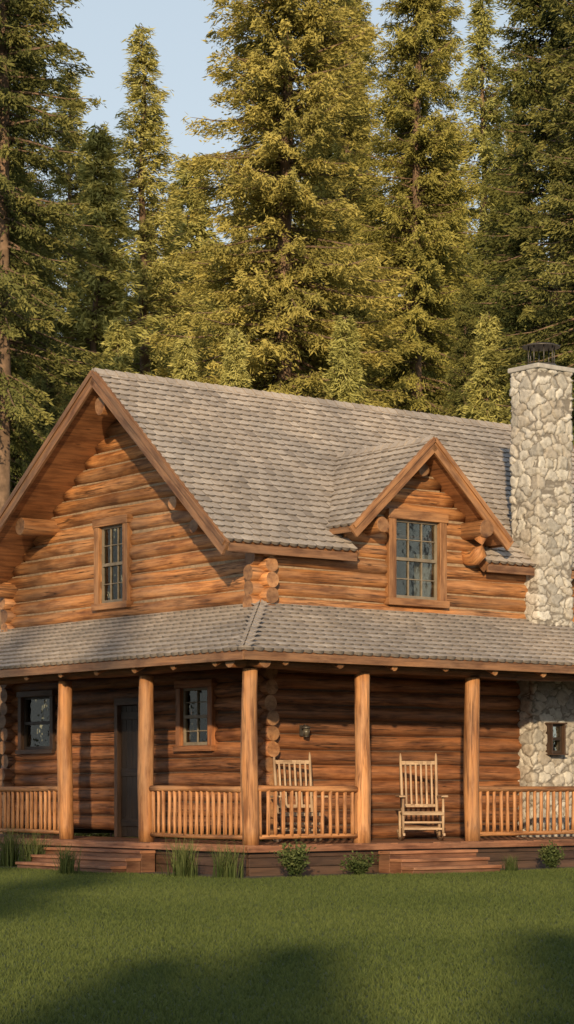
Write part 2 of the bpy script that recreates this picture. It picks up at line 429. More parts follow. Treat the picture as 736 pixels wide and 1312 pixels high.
a = WA
mb = MB()
mb.box(a-.16, a+.08, 5.15-.49, 5.15-.40, FLOOR, 2.62); mb.box(a-.16, a+.08, 5.15+.40, 5.15+.49, FLOOR, 2.62); mb.box(a-.165, a+.08, 5.15-.49, 5.15+.49, 2.62, 2.74)
door = mb.build('door', [M_SKIRT], house, bevel=.005, label='dark plank entrance door in a wooden casing')
mb = MB()
for i in range(5): mb.box(a-.08, a-.02, 4.75+.16*i+.004, 4.75+.16*(i+1)-.004, FLOOR+.01, 2.615)
for z in (.62, 1.45, 2.38): mb.box(a-.10, a-.079, 4.77, 5.53, z, z+.13)
mb.build('door_leaf', [M_DARKW], door, bevel=.006)
mb = MB(); mb.tube([(a-.09, 4.85, 1.42), (a-.15, 4.85, 1.42), (a-.15, 4.85, 1.30), (a-.09, 4.85, 1.30)], .012, 8); mb.build('handle', [M_METAL], door)

# ------------------------------------------------------------------ roofs
def shingles(mb, O, X, Uv, length, interval, expo=.168, w=.178, m=0, lf=1.0):
    O = Vector(O); X = Vector(X).normalized(); Uv = Vector(Uv).normalized(); N = X.cross(Uv).normalized()
    if N.z < 0: N = -N
    nrow = int(length/expo)+1
    e = length/nrow
    for i in range(nrow):
        t = i*e; rowj = U(-.05, .05)
        for (x0, x1) in interval(t/length):
            x = x0 - (w*.5 if i % 2 else w*.02) - U(0, .03)
            while x < x1:
                ww = w*U(.90, 1.10); a = max(x, x0); b = min(x+ww-.002, x1); x += ww
                if b-a < .02: continue
                r = min(1, max(.3, .62+rowj+random.gauss(0, .15))); jt = U(-.007, .007); lift = U(.026, .034)*lf; n = 6
                o = len(mb.v); tl = U(-.004, .004)
                for k in range(n+1):
                    f = k/n; q_ = 1-(2*f-1)**2; bow = -.044*q_
                    q = O + X*(a+(b-a)*f) + Uv*(t+jt+bow+.028)
                    hh = lift + tl*(2*f-1) + .018*q_
                    mb.v.append(q + N*hh); mb.v.append(q + N*(-.004))
                tt = min(t+e*1.35, length)
                mb.v.append(O + X*a + Uv*tt + N*.006); mb.v.append(O + X*b + Uv*tt + N*.006)
                ia, ib = o+2*n+2, o+2*n+3
                top = [o+2*k for k in range(n+1)]
                mb.face(top + [ib, ia], [(0, 0)]*(n+3), r, m)
                for k in range(n):
                    mb.face([o+2*k+1, o+2*k+3, o+2*k+2, o+2*k], [(0, 0)]*4, .12, m)
                mb.face([o, ia, o+1], [(0, 0)]*3, .15, m); mb.face([o+2*n+1, ib, o+2*n], [(0, 0)]*3, .15, m)
def caps(mb, p0, p1, s1, s2, w=.13, m=0, hh=1.0):
    p0 = Vector(p0); p1 = Vector(p1); d = (p1-p0); n = int(d.length/.2); dn = d.normalized()
    for i in range(n+1):
        a = p0 + dn*(i*.2); b = a + dn*.26; r = U(.4, .8)
        for sd in (s1, s2):
            sd = Vector(sd).normalized(); nn = dn.cross(sd).normalized()
            if nn.z < 0: nn = -nn
            up = nn*(.045)*hh; o = len(mb.v)
            for q in (a+up*1.0+Vector((0,0,.02)), a+sd*w+up, b+sd*w+up*.5, b+Vector((0,0,.02))+up*.5, a+sd*w-up*.2, b+sd*w-up*.2, a-up*.2): mb.v.append(q)
            mb.face([o, o+1, o+2, o+3], [(0,0)]*4, r, m); mb.face([o+1, o+4, o+5, o+2], [(0,0)]*4, r*.8, m); mb.face([o, o+6, o+4, o+1], [(0,0)]*4, r*.6, m)

TK = .15
mb = MB(); lo = .02
def zf(b): return EZ + PR*(b-EB) - lo
def zl(b): return RZ - PL*(b-RB) - lo
N0, N1, NB = 3.2, 5.98, 1.93
mb.slab([(GA, EB, zf(EB)), (N0, EB, zf(EB)), (N0, RB, zf(RB)), (GA, RB, zf(RB))], TK, 1)
mb.slab([(N0, NB, zf(NB)), (N1, NB, zf(NB)), (N1, RB, zf(RB)), (N0, RB, zf(RB))], TK, 1)
mb.slab([(N1, EB, zf(EB)), (GA2, EB, zf(EB)), (GA2, RB, zf(RB)), (N1, RB, zf(RB))], TK, 1)
mb.slab([(GA, RB, zl(RB)), (GA2, RB, zl(RB)), (GA2, EBL, zl(EBL)), (GA, EBL, zl(EBL))], TK, 1)
lenF = math.hypot(RB-EB, RZ-EZ)
def ivF(f):
    b = EB+(RB-EB)*f
    if b < NB: return [(0-.03, N0-GA+.03), (N1-GA-.03, GA2-GA)]
    return [(-.03, GA2-GA)]
shingles(mb, (GA, EB-.03, EZ-.025), (1,0,0), (0, RB-EB, RZ-EZ), lenF, ivF)
lenL = math.hypot(EBL-RB, RZ-EZL)
shingles(mb, (GA, EBL, EZL), (1,0,0), (0, RB-EBL, RZ-EZL), lenL, lambda f: [(-.03, GA2-GA)], expo=.25, w=.35)
caps(mb, (GA-.03, RB, RZ), (GA2, RB, RZ), (0, -1, -PR), (0, 1, -PL))
roof = mb.build('roof', [M_SH, M_DECK], house, label='steep grey shingle main roof')
def barge(ax, p_low, p_high, drop=.10, parent=roof, h=.24, out=(-1,0,0), mat=None):
    mb = MB(); o = Vector(out)
    a = Vector(p_low); b = Vector(p_high)
    mb.beam(a+o*.03-Vector((0,0,drop)), b+o*.03-Vector((0,0,drop)), .05, h)
    mb.beam(a+o*.065-Vector((0,0,drop-.085)), b+o*.065-Vector((0,0,drop-.085)), .03, h*.36)
    return mb.build('barge_board', [mat or M_BARGE], parent, bevel=.005)
barge(0, (GA, EB-.02, EZ-.02), (GA, RB, RZ+.02), .13)
barge(0, (GA, EBL+.02, EZL-.02), (GA, RB-.001, RZ+.02), .13)
barge(0, (GA2, EB-.02, EZ-.02), (GA2, RB, RZ+.02), .13, out=(1,0,0))
def fascia(p0, p1, out, h=.13, parent=roof):
    mb = MB(); o = Vector(out)
    mb.beam(Vector(p0)+o*.02, Vector(p1)+o*.02, .04, h); return mb.build('fascia', [M_BARGE], parent, bevel=.005)
fascia((GA+.0, EB-.01, EZ-.125), (N0, EB-.01, EZ-.125), (0,-1,0))
fascia((N1, EB-.01, EZ-.125), (7.04, EB-.01, EZ-.125), (0,-1,0))
fascia((7.9, EB-.01, EZ-.125), (GA2, EB-.01, EZ-.125), (0,-1,0))
mb = MB(); mb.beam((N0+.015, EB-.02, EZ-.12), (N0+.015, NB, EZ-.12+PR*(NB-EB)), .03, .17); mb.build('fascia', [M_BARGE], roof)
mb = MB(); mb.beam((N1-.015, EB-.02, EZ-.12), (N1-.015, NB, EZ-.12+PR*(NB-EB)), .03, .17); mb.build('fascia', [M_BARGE], roof)
def purlin(p0, p1, r, parent=roof):
    mb = MB(); mb.log(p0, p1, r, m=0, cap=1, seg=18, step=.2); return mb.build('purlin', [M_LOG, M_END], parent, bevel=.012)
purlin((GA+.08, RB, 7.44), (WA+.2, RB, 7.44), .145)
purlin((GA+.12, 7.62, 5.74), (WA+.2, 7.62, 5.74), .15)
purlin((WA-.42, 3.61, 5.77), (WA+.2, 3.61, 5.77), .115)
purlin((WA-.42, 3.04, 5.33), (WA+.2, 3.04, 5.33), .115)
purlin((WA-.45, 8.95, 4.75), (WA+.2, 8.95, 4.75), .12)

mb = MB()
zs = DZ-DP*DE
bR = EB+(DZ-EZ)/PR; bE = EB+(zs-EZ)/PR
mb.slab([(DA-DE, DB, zs-lo), (DA-DE, bE+.05, zs-lo), (DA, bR+.05, DZ-lo), (DA, DB, DZ-lo)], .11, 1)
mb.slab([(DA+DE, DB, zs-lo), (DA+DE, bE+.05, zs-lo), (DA, bR+.05, DZ-lo), (DA, DB, DZ-lo)], .11, 1)
ld = math.hypot(DE, DZ-zs)
def ivD(f): return [(-.03, (bE-DB)+(bR-bE)*f+.06)]
shingles(mb, (DA-DE-.02, DB, zs-.02), (0,1,0), (DE, 0, DZ-zs), ld, ivD)
shingles(mb, (DA+DE+.02, DB, zs-.02), (0,1,0), (-DE, 0, DZ-zs), ld, ivD)
caps(mb, (DA, DB-.03, DZ), (DA, bR-.1, DZ), (-1, 0, -DP), (1, 0, -DP), w=.11)
dormer = mb.build('dormer', [M_SH, M_DECK], house, label='gabled dormer with shingled roof and heavy barge boards')
barge(0, (DA-DE-.03, DB, zs-.03), (DA, DB, DZ+.01), .10, dormer, .20, (0,-1,0), M_TRIM)
barge(0, (DA+DE+.03, DB, zs-.03), (DA+.001, DB, DZ+.01), .10, dormer, .20, (0,-1,0), M_TRIM)
fascia((DA-DE-.01, DB, zs-.08), (DA-DE-.01, bE+.1, zs-.08), (-1,0,0), .09, dormer)
fascia((DA+DE+.01, DB, zs-.08), (DA+DE+.01, bE+.1, zs-.08), (1,0,0), .09, dormer)
purlin((DA+1.12, DB-.06, 5.47), (DA+1.12, WB+.2, 5.47), .15, dormer)
mb = MB(); mb.tube([(DA+1.10, DB+.06, 5.32), (DA+1.10, DB+.02, 5.20), (DA+1.10, DB+.06, 5.08), (DA+1.10, DB+.18, 4.99), (DA+1.10, DB+.32, 4.99), (DA+1.10, DB+.52, 5.05)], [.11, .12, .125, .12, .11, .10], 16, 0, 1, wob=.01)
mb.build('brace', [M_LOG, M_END], dormer)
purlin((DA-1.02, DB+.02, 5.38), (DA-1.02, WB+.2, 5.38), .125, dormer)
purlin((DA, DB+.20, 6.36), (DA, WB+.2, 6.36), .11, dormer)

PZ, PT = 3.21, 4.12; PA = -.4; PBB = -.4
mb = MB()
XA, XB = 11.6, 10.4
mb.slab([(PA, PBB, PZ-lo), (XA, PBB, PZ-lo), (XA, WB, PT-lo), (WA, WB, PT-lo)], .10, 1)
mb.slab([(PA, PBB, PZ-lo), (PA, XB, PZ-lo), (WA, XB, PT-lo), (WA, WB, PT-lo)], .10, 1)
sR = math.hypot(WB-PBB, PT-PZ); sL = math.hypot(WA-PA, PT-PZ)
shingles(mb, (PA, PBB-.02, PZ-.02), (1,0,0), (0, WB-PBB, PT-PZ), sR, lambda f: [(f*(WA-PA), XA-PA)], expo=.20, lf=.95)
shingles(mb, (PA-.02, PBB, PZ-.02), (0,1,0), (WA-PA, 0, PT-PZ), sL, lambda f: [(f*(WB-PBB), XB-PBB)], expo=.20, lf=1.1)
caps(mb, (PA, PBB, PZ+.0), (WA-.05, WB-.05, PT-.01), (1, -.12, -.1), (-.12, 1, -.1), w=.10, hh=.75)
proof = mb.build('porch_roof', [M_SH, M_DECK], house, label='low wraparound porch roof of wavy grey shingles')
fascia((PA-.02, PBB, PZ-.10), (XA, PBB, PZ-.10), (0,-1,0), .12, proof)
fascia((PA, PBB-.02, PZ-.103), (PA, XB, PZ-.103), (-1,0,0), .12, proof)
mb = MB(); mb.log((-.35, 0, 3.07), (XA-.3, 0, 3.07), .12, 0, 1, step=.4); mb.build('beam', [M_LOGLOW, M_END], proof)
mb = MB(); mb.log((0, -.35, 3.09), (0, XB-.3, 3.09), .12, 0, 1, step=.4); mb.build('beam', [M_LOGLOW, M_END], proof)
kR = (PT-PZ)/(WB-PBB); kL = (PT-PZ)/(WA-PA)
raf = [.35+1.02*i for i in range(11)]
def rafter(p0, p1):
    mb = MB(); mb.log(p0, p1, .055, 0, 1, seg=10, step=.5); mb.build('rafter', [M_LOGLOW, M_END], proof)
for x in raf: rafter((x, PBB+.02, PZ-.18+kR*.02), (x, min(WB, max(x+.2, .3)) if x < WA else WB, PZ-.18+kR*((min(WB, max(x+.2, .3)) if x < WA else WB)-PBB)))
for x in raf[:-1]: rafter((PA+.02, x, PZ-.18), (min(WA, x) if x < WB else WA, x, PZ-.18+kL*((min(WA, x) if x < WB else WA)-PA)))

# ------------------------------------------------------------------ posts, rails, floor, steps
def post(a, b):
    mb = MB(); mb.log((0,0,0), (0,0,2.95-FLOOR), .118, 0, 1, seg=18, step=.2, wob=.012, taper=-.1)
    o = mb.build('porch_post', [M_POST, M_END], house); o.location = (a, b, FLOOR); o.rotation_euler = (0, 0, U(0, 6)); return o
PA_POS = [2.08, 4.286, 6.95, 9.2, 11.2]; PB_POS = [2.59, 4.87, 7.35, 9.9]
post(0, 0)
for a in PA_POS: post(a, 0)
for b in PB_POS: post(0, b)
bal_me = None
def railing(p0, p1):
    p0 = Vector((*p0, 0)); p1 = Vector((*p1, 0)); d = (p1-p0).normalized(); p0 = p0+d*.11; p1 = p1-d*.11
    mb = MB()
    mb.log(p0+Vector((0,0,FLOOR+.80)), p1+Vector((0,0,FLOOR+.80)), .046, 0, 1, seg=12, step=.25, wob=.006)
    mb.log(p0+Vector((0,0,FLOOR+.11)), p1+Vector((0,0,FLOOR+.11)), .036, 0, 1, seg=10, step=.25, wob=.006)
    rl = mb.build('railing', [M_POST, M_END], house, label='log railing with round balusters')
    n = int(round((p1-p0).length/.142))
    global bal_me
    for i in range(n):
        q = p0.lerp(p1, (i+.5)/n)
        if bal_me is None:
            b = MB(); b.log((0,0,0), (0,0,.68), .029, 0, 1, seg=10, step=.14, wob=.005, taper=-.08)
            o = b.build('baluster', [M_POST, M_END], rl); bal_me = o.data
        else:
            o = bpy.data.objects.new('baluster', bal_me); col.objects.link(o); o.parent = rl
        o.location = q+Vector((0,0,FLOOR+.115)); o.rotation_euler = (U(-.008,.008), U(-.008,.008), U(0,6))
railing((0,0), (2.08,0)); railing((4.286,0), (6.95,0)); railing((6.95,0), (9.2,0))
railing((0,0), (0,2.59)); railing((0,4.87), (0,7.35)); railing((0,7.35), (0,9.9))
mb = MB()
x = -.16
while x < 11.5:
    mb.box(x+.003, x+.137, -.17, WB-.1, FLOOR-.045, FLOOR-.001*R(), 0); x += .14
y = WB-.1
while y < 10.2:
    mb.box(-.17, WA-.1, y+.003, y+.137, FLOOR-.045, FLOOR-.001*R(), 0); y += .14
fl = mb.build('porch_floor', [M_FLOOR], house, bevel=.004)
mb = MB()
for k in range(3):
    z1 = FLOOR-.05-.135*k; z0 = max(z1-.128, -.05)
    mb.box(-.10, 11.5, -.12-.004*k, -.08, z0, z1); mb.box(-.12-.004*k, -.08, -.075, 10.2, z0, z1)
mb.build('skirting', [M_SKIRT], fl, bevel=.004)
mb = MB(); mb.box(-.18, 11.5, -.205, -.165, FLOOR-.10, FLOOR-.012); mb.box(-.205, -.165, -.16, 10.2, FLOOR-.10, FLOOR-.012); mb.build('rim_board', [M_FLOOR], fl, bevel=.006)
def steps(front, t0, t1):
    mb = MB(); e = -.21
    def bx(ta, tb, na, nb, z0, z1, m=0, r=None):
        if front: mb.box(ta, tb, e-nb, e-na, z0, z1, m, r)
        else: mb.box(e-nb, e-na, ta, tb, z0, z1, m, r)
    H = [.325, .215, .105]; dp = .26
    for i, h in enumerate(H):
        bx(t0-.01, t1+.01, dp*i+.003, dp*(i+1)+.025, h-.045, h, 0, U(.7, 1))  # lit look put in the tone: lighter treads, darker risers
        bx(t0, t1, dp*i+.005, dp*(i+1)-.004, -.03, h-.047, 0, U(.1, .3))
    mb.build('porch_steps', [M_FLOOR, M_SKIRT], house, bevel=.008, label='solid weathered red brown plank steps')
steps(True, 2.22, 3.95); steps(False, 2.05, 4.72)

# ------------------------------------------------------------------ stone
def stone(name, a0, a1, b0, b1, z0, z1, seed, parent, amp=.032, res=.018, cell=(.235, .235, .165), label=None):
    rg = np.random.default_rng(seed)
    per = []
    def edge(p, q, n):
        L_ = math.dist(p, q); k = max(2, int(L_/res))
        for i in range(k):
            f = i/k; per.append((p[0]+(q[0]-p[0])*f, p[1]+(q[1]-p[1])*f, *n, f))
    cs = [(a0,b0), (a1,b0), (a1,b1), (a0,b1)]; ns = [(0,-1), (1,0), (0,1), (-1,0)]
    for i in range(4): edge(cs[i], cs[(i+1)%4], ns[i])
    for i, p in enumerate(per):
        if p[4] == 0:
            q = per[i-1]; n = (p[2]+q[2], p[3]+q[3]); l = math.hypot(*n); per[i] = (p[0], p[1], n[0]/l, n[1]/l, 0)
    nz = int((z1-z0)/res)
    c = np.array(cell)
    lo_ = np.array([a0, b0, z0])/c-1; hi_ = np.array([a1, b1, z1])/c+2
    g = np.stack(np.meshgrid(*[np.arange(math.floor(l), math.ceil(h)) for l, h in zip(lo_, hi_)], indexing='ij'), -1).reshape(-1, 3).astype(float)
    g += rg.uniform(.02, .98, g.shape)
    g = g[rg.random(len(g)) > .25]
    kd = kdtree.KDTree(len(g))
    for i, p in enumerate(g): kd.insert(p, i)
    kd.balance(); hv = rg.random(len(g)); hd = rg.random(len(g)); tx = rg.normal(0, .15, (len(g), 2))
    V = []; E = []; RN = []; n = len(per)
    for j in range(nz+1):
        z = z0+(z1-z0)*j/nz
        for p in per:
            wz = z+.014*math.sin(p[0]*23+p[1]*17)+.008*math.sin(p[0]*61+p[1]*53); wx = .014*math.sin(z*29)+.008*math.sin(z*71)
            r = kd.find_n(((p[0]+wx)/c[0], (p[1]+wx)/c[1], wz/c[2]), 2)
            e = r[1][2]-r[0][2]; i = r[0][1]
            t = min(1, max(0, (e-.03)/.16)); t = t*t*(3-2*t)
            sp = r[0][0]; tilt = tx[i][0]*(p[0]/c[0]-sp[0]+p[1]/c[1]-sp[1])+tx[i][1]*(z/c[2]-sp[2])
            d = amp*t*(.5+.8*hd[i]+tilt) + rg.uniform(-.0025, .0025)
            V.append((p[0]+p[2]*d, p[1]+p[3]*d, z)); E.append(e); RN.append(hv[i])
    F = []
    for j in range(nz):
        for i in range(n):
            k = (i+1) % n; F.append((j*n+i, j*n+k, (j+1)*n+k, (j+1)*n+i))
    me = np_mesh(name, V, F, {'edge': E, 'rnd': RN}, [M_STONE], True)
    o = bpy.data.objects.new(name, me); col.objects.link(o); o.parent = parent
    if label: o['label'] = label
    return o
stone('stone_wall', 6.95, 9.1, 1.40, 2.0, .40, 3.75, 3, house, label='fieldstone base wall under the porch roof')
CA0, CA1, CB0, CB1, CZ = 7.09, 7.86, 1.42, 2.06, 8.27
chim = stone('chimney', CA0, CA1, CB0, CB1, 3.6, CZ, 5, house, label='tall pale fieldstone chimney')
cxa, cxb = (CA0+CA1)/2, (CB0+CB1)/2
mb = MB(); mb.box(CA0-.05, CA1+.05, CB0-.05, CB1+.05, CZ-.02, CZ+.06); mb.build('capstone', [M_CAPSTONE], chim, bevel=.015)
mb = MB()
mb.tube([(cxa, cxb, CZ+.055), (cxa, cxb, CZ+.12)], .25, 24)
for k in range(8):
    an = k*math.pi/4+.2; x, y = cxa+.22*math.cos(an), cxb+.22*math.sin(an); mb.tube([(x, y, CZ+.09), (x, y, CZ+.42)], .010, 6)
mb.tube([(cxa, cxb, CZ+.41), (cxa, cxb, CZ+.425), (cxa, cxb, CZ+.455), (cxa, cxb, CZ+.475)], [.32, .32, .24, .06], 28)
mb.build('chimney_cap', [M_METAL], chim)

mb = MB(); la, lz = 2.27, 2.14; wb = WB-.115
mb.box(la-.04, la+.04, wb-.03, wb, lz-.08, lz+.08); mb.tube([(la, wb-.02, lz+.05), (la, wb-.08, lz+.09), (la, wb-.12, lz+.07)], .010, 8)
mb.tube([(la, wb-.12, lz+.08), (la, wb-.12, lz+.06), (la, wb-.12, lz+.03)], [.015, .065, .075], 12)
mb.tube([(la, wb-.12, lz-.10), (la, wb-.12, lz-.085)], .045, 10)
for k in range(4):
    an = k*math.pi/2+.4; mb.tube([(la+.045*math.cos(an), wb-.12+.045*math.sin(an), lz-.09), (la+.06*math.cos(an), wb-.12+.06*math.sin(an), lz+.03)], .006, 6)
lamp = mb.build('wall_lamp', [M_METAL], house, label='small dark metal lantern on the log wall')
mb = MB(); mb.tube([(la, wb-.12, lz-.085), (la, wb-.12, lz+.025)], [.036, .05], 10); mb.build('lamp_shade', [M_LAMP], lamp)

# ------------------------------------------------------------------ rocking chairs
def chair(loc, rot, label):
    root = bpy.data.objects.new('rocking_chair', None); col.objects.link(root)
    root.location = loc; root.rotation_euler = (0, 0, rot)
    root['label'] = label; root['category'] = 'chair'; root['group'] = 'rocking chairs on the porch'
    W2 = .31
    def rk(y): return .012+(y-.02)**2/(2*1.25)
    for sx in (-1, 1):
        mb = MB(); n = 14
        for i in range(n):
            y0 = -.42+.98*i/n; y1 = -.42+.98*(i+1)/n
            mb.beam((sx*W2, y0, rk(y0)+.012), (sx*W2, y1+.004, rk(y1)+.012), .032, .040, r=.5)
        mb.build('rocker', [M_CHAIR], root)
        mb = MB(); mb.tube([(sx*W2, -.27, .05), (sx*W2, -.27, .35), (sx*W2, -.265, .67)], [.020, .024, .018], 10); mb.build('leg', [M_CHAIR], root)
        mb = MB(); mb.tube([(sx*W2, .20, .04), (sx*W2, .22, .45)], [.020, .024], 10); mb.build('leg', [M_CHAIR], root)
        mb = MB(); mb.box(sx*W2-.055+sx*.015, sx*W2+.055+sx*.015, -.36, .25, .67, .70); mb.build('armrest', [M_CHAIR], root, bevel=.012)
    mb = MB()
    for i in range(8): mb.box(-W2+.0, W2-.0, -.30+i*.064, -.30+i*.064+.056, .43-.004*abs(i-3), .452-.004*abs(i-3))
    mb.box(-W2-.01, W2+.01, -.315, -.29, .395, .44)
    mb.build('seat', [M_CHAIR], root, bevel=.005)
    mb = MB()
    for z in (.17, .27): mb.box(-W2, W2, -.285, -.262, z, z+.03)
    mb.tube([(-W2, .21, .2), (W2, .21, .2)], .013, 8)
    mb.build('stretcher', [M_CHAIR], root, bevel=.003)
    def bp(x, z): return Vector((x, .21+(z-.42)*.24+.03*(1-(x/W2)**2), z))
    mb = MB()
    for sx in (-1, 1): mb.tube([bp(sx*.27, .40), bp(sx*.275, .9), bp(sx*.28, 1.30), bp(sx*.28, 1.36)], [.024, .024, .02, .008], 10)
    for z, h in ((1.21, .06), (.54, .05)):
        for i in range(8):
            x0 = -.27+.54*i/8; x1 = x0+.54/8
            mb.beam(bp(x0, z), bp(x1, z), .024, h, r=.4)
    for i in range(6):
        x = -.2+.4*i/5
        mb.beam(bp(x, .55), bp(x*1.03, 1.24), .016, .030, up=(1, 0, 0))
    mb.build('backrest', [M_CHAIR], root, bevel=.004)
p = W(3.88, .72, FLOOR+.0); chair(p, math.radians(3), 'pale slat-back rocking chair on the porch above the steps')
p = W(1.70, 1.04, FLOOR+.0); chair(p, math.radians(13), 'pale wooden rocking chair behind the porch railing')

# ------------------------------------------------------------------ ground
me = np_mesh('ground', [(-400, -200, 0), (400, -200, 0), (400, 700, 0), (-400, 700, 0)], [(0, 1, 2, 3)], None, [M_GROUND])
g = bpy.data.objects.new('ground', me); col.objects.link(g); g['kind'] = 'structure'
BD = .75
bed = [W(-BD, -BD, .004), W(13, -BD, .004), W(13, 1, .004), W(1, 1, .004), W(1, 11, .004), W(-BD, 11, .004)]
bme = bpy.data.meshes.new('planting_bed'); bme.from_pydata([tuple(v) for v in bed], [], [(0, 1, 2, 3), (0, 3, 4, 5)]); bme.materials.append(M_MULCH)
bo = bpy.data.objects.new('planting_bed', bme); col.objects.link(bo); bo['kind'] = 'structure'

rg = np.random.default_rng(11)
N = 460000
Y = 9.5+(35.5-9.5)*rg.random(N)**1.15
X = (rg.random(N)*2-1)*(Y*.16+2.0)
a_ = CT*(X-P0.x)+ST*(Y-P0.y); b_ = -ST*(X-P0.x)+CT*(Y-P0.y)
edge_ = -BD+.08*np.sin(X*3.1)+.05*np.sin(X*7.7+1)
ok = (a_ < edge_) | (b_ < edge_)
inst = ((b_ > -1.05) & (a_ > 2.2) & (a_ < 3.97)) | ((a_ > -1.05) & (b_ > 2.03) & (b_ < 4.74))
ok &= ~inst
X, Y = X[ok], Y[ok]; N = len(X)
hgt = rg.uniform(.018, .042, N); an = rg.uniform(0, 6.283, N); wd = rg.uniform(.003, .007, N)
ln = rg.normal(0, .018, (N, 2))
Vv = np.zeros((N, 3, 3), np.float32)
Vv[:, 0, 0] = X-np.cos(an)*wd; Vv[:, 0, 1] = Y-np.sin(an)*wd
Vv[:, 1, 0] = X+np.cos(an)*wd; Vv[:, 1, 1] = Y+np.sin(an)*wd
Vv[:, 2, 0] = X+ln[:, 0]; Vv[:, 2, 1] = Y+ln[:, 1]; Vv[:, 2, 2] = hgt
pr = (.5+.25*np.sin(X*1.3+.6*Y)+.25*np.sin(Y*.9-X*.5+2)) * .35 + rg.random(N)*.65
rn_ = np.repeat(pr, 3); tp_ = np.tile([.05, .05, .85], N)
me = np_mesh('grass', Vv.reshape(-1, 3), np.arange(N*3).reshape(-1, 3), {'rnd': rn_, 'tip': tp_}, [M_GRASS])
go = bpy.data.objects.new('grass', me); col.objects.link(go); go['kind'] = 'stuff'; go['label'] = 'short mown lawn grass blades'; go['category'] = 'grass'

def tuft_mesh(seed, n, h, spread, wid):
    rg = np.random.default_rng(seed); V = []; F = []; RN = []; TP = []
    for i in range(n):
        az = rg.uniform(0, 6.28); L_ = h*rg.uniform(.6, 1.1); lean = rg.uniform(.1, .85); bx_, by_ = rg.normal(0, spread, 2)
        o = len(V); r = rg.random(); w = wid*rg.uniform(.6, 1.2); px, py = -math.sin(az), math.cos(az)
        for k in range(4):
            f = k/3; rr = L_*lean*f**1.8*.8; z = L_*(f-.25*lean*f*f*f); ww = w*(1-f*.9)
            cx, cy = bx_+math.cos(az)*rr, by_+math.sin(az)*rr
            V += [(cx-px*ww, cy-py*ww, z), (cx+px*ww, cy+py*ww, z)]; RN += [r, r]; TP += [f, f]
        for k in range(3): F.append((o+2*k, o+2*k+1, o+2*k+3, o+2*k+2))
    return np_mesh('ornamental_grass', V, F, {'rnd': RN, 'tip': TP}, [M_SHRUB])
def shrub_mesh(seed, n, rx, h):
    rg = np.random.default_rng(seed); V = []; F = []; RN = []; TP = []
    for i in range(n):
        st = rg.integers(0, 34); sg = np.random.default_rng(seed*100+st); az = sg.uniform(0, 6.28); ln_ = sg.uniform(.1, 1)
        f = rg.uniform(.2, 1); top = h*sg.uniform(.6, 1.1)
        p = np.array([math.cos(az)*rx*ln_*f, math.sin(az)*rx*ln_*f, top*f*(1-.25*ln_)])+rg.normal(0, .032, 3)
        p[2] = max(p[2], .02)
        d = rg.normal(0, 1, 3); d[2] = abs(d[2])*.8; d /= np.linalg.norm(d); s = np.cross(d, rg.normal(0, 1, 3)); s /= np.linalg.norm(s)
        l = rg.uniform(.035, .08); w = l*.27; o = len(V)
        V += [tuple(p), tuple(p+d*l*.5+s*w), tuple(p+d*l), tuple(p+d*l*.5-s*w)]; r = rg.random(); RN += [r]*4; TP += [f*.8]*4; F.append((o, o+1, o+2, o+3))
    return np_mesh('shrub', V, F, {'rnd': RN, 'tip': TP}, [M_SHRUB])
tufts = [tuft_mesh(1, 200, .54, .075, .010), tuft_mesh(2, 160, .46, .07, .009)]
shr = [shrub_mesh(3, 1500, .28, .52), shrub_mesh(4, 1300, .32, .36)]
def plant(px, Yd, me, name, sc, label, cat):
    o = bpy.data.objects.new(name, me); col.objects.link(o)
    o.location = ((px-368)/2900*Yd, Yd, .002); o.scale = (sc,)*3; o.rotation_euler = (0, 0, U(0, 6)); o['label'] = label; o['category'] = cat; o['group'] = 'plants along the porch'
gl_ = 'clump of long green grass blades beside the porch'; sl = 'small leafy green shrub in the bed beside the porch'
plant(88, 32.8, tufts[0], 'ornamental_grass', .85, gl_, 'plant')
plant(237, 31.8, tufts[0], 'ornamental_grass', 1.05, gl_, 'plant')
plant(292, 31.4, tufts[1], 'ornamental_grass', 1.15, gl_, 'plant')
plant(42, 35.6, tufts[1], 'ornamental_grass', 1.3, gl_, 'plant')
plant(10, 36.3, tufts[0], 'ornamental_grass', 1.2, gl_, 'plant')
plant(655, 33.9, tufts[1], 'ornamental_grass', .6, gl_, 'plant')
plant(378, 31.6, shr[0], 'shrub', .95, sl, 'shrub')
plant(460, 32.4, shr[1], 'shrub', .85, sl, 'shrub')
plant(707, 34.9, shr[0], 'shrub', .75, sl, 'shrub')

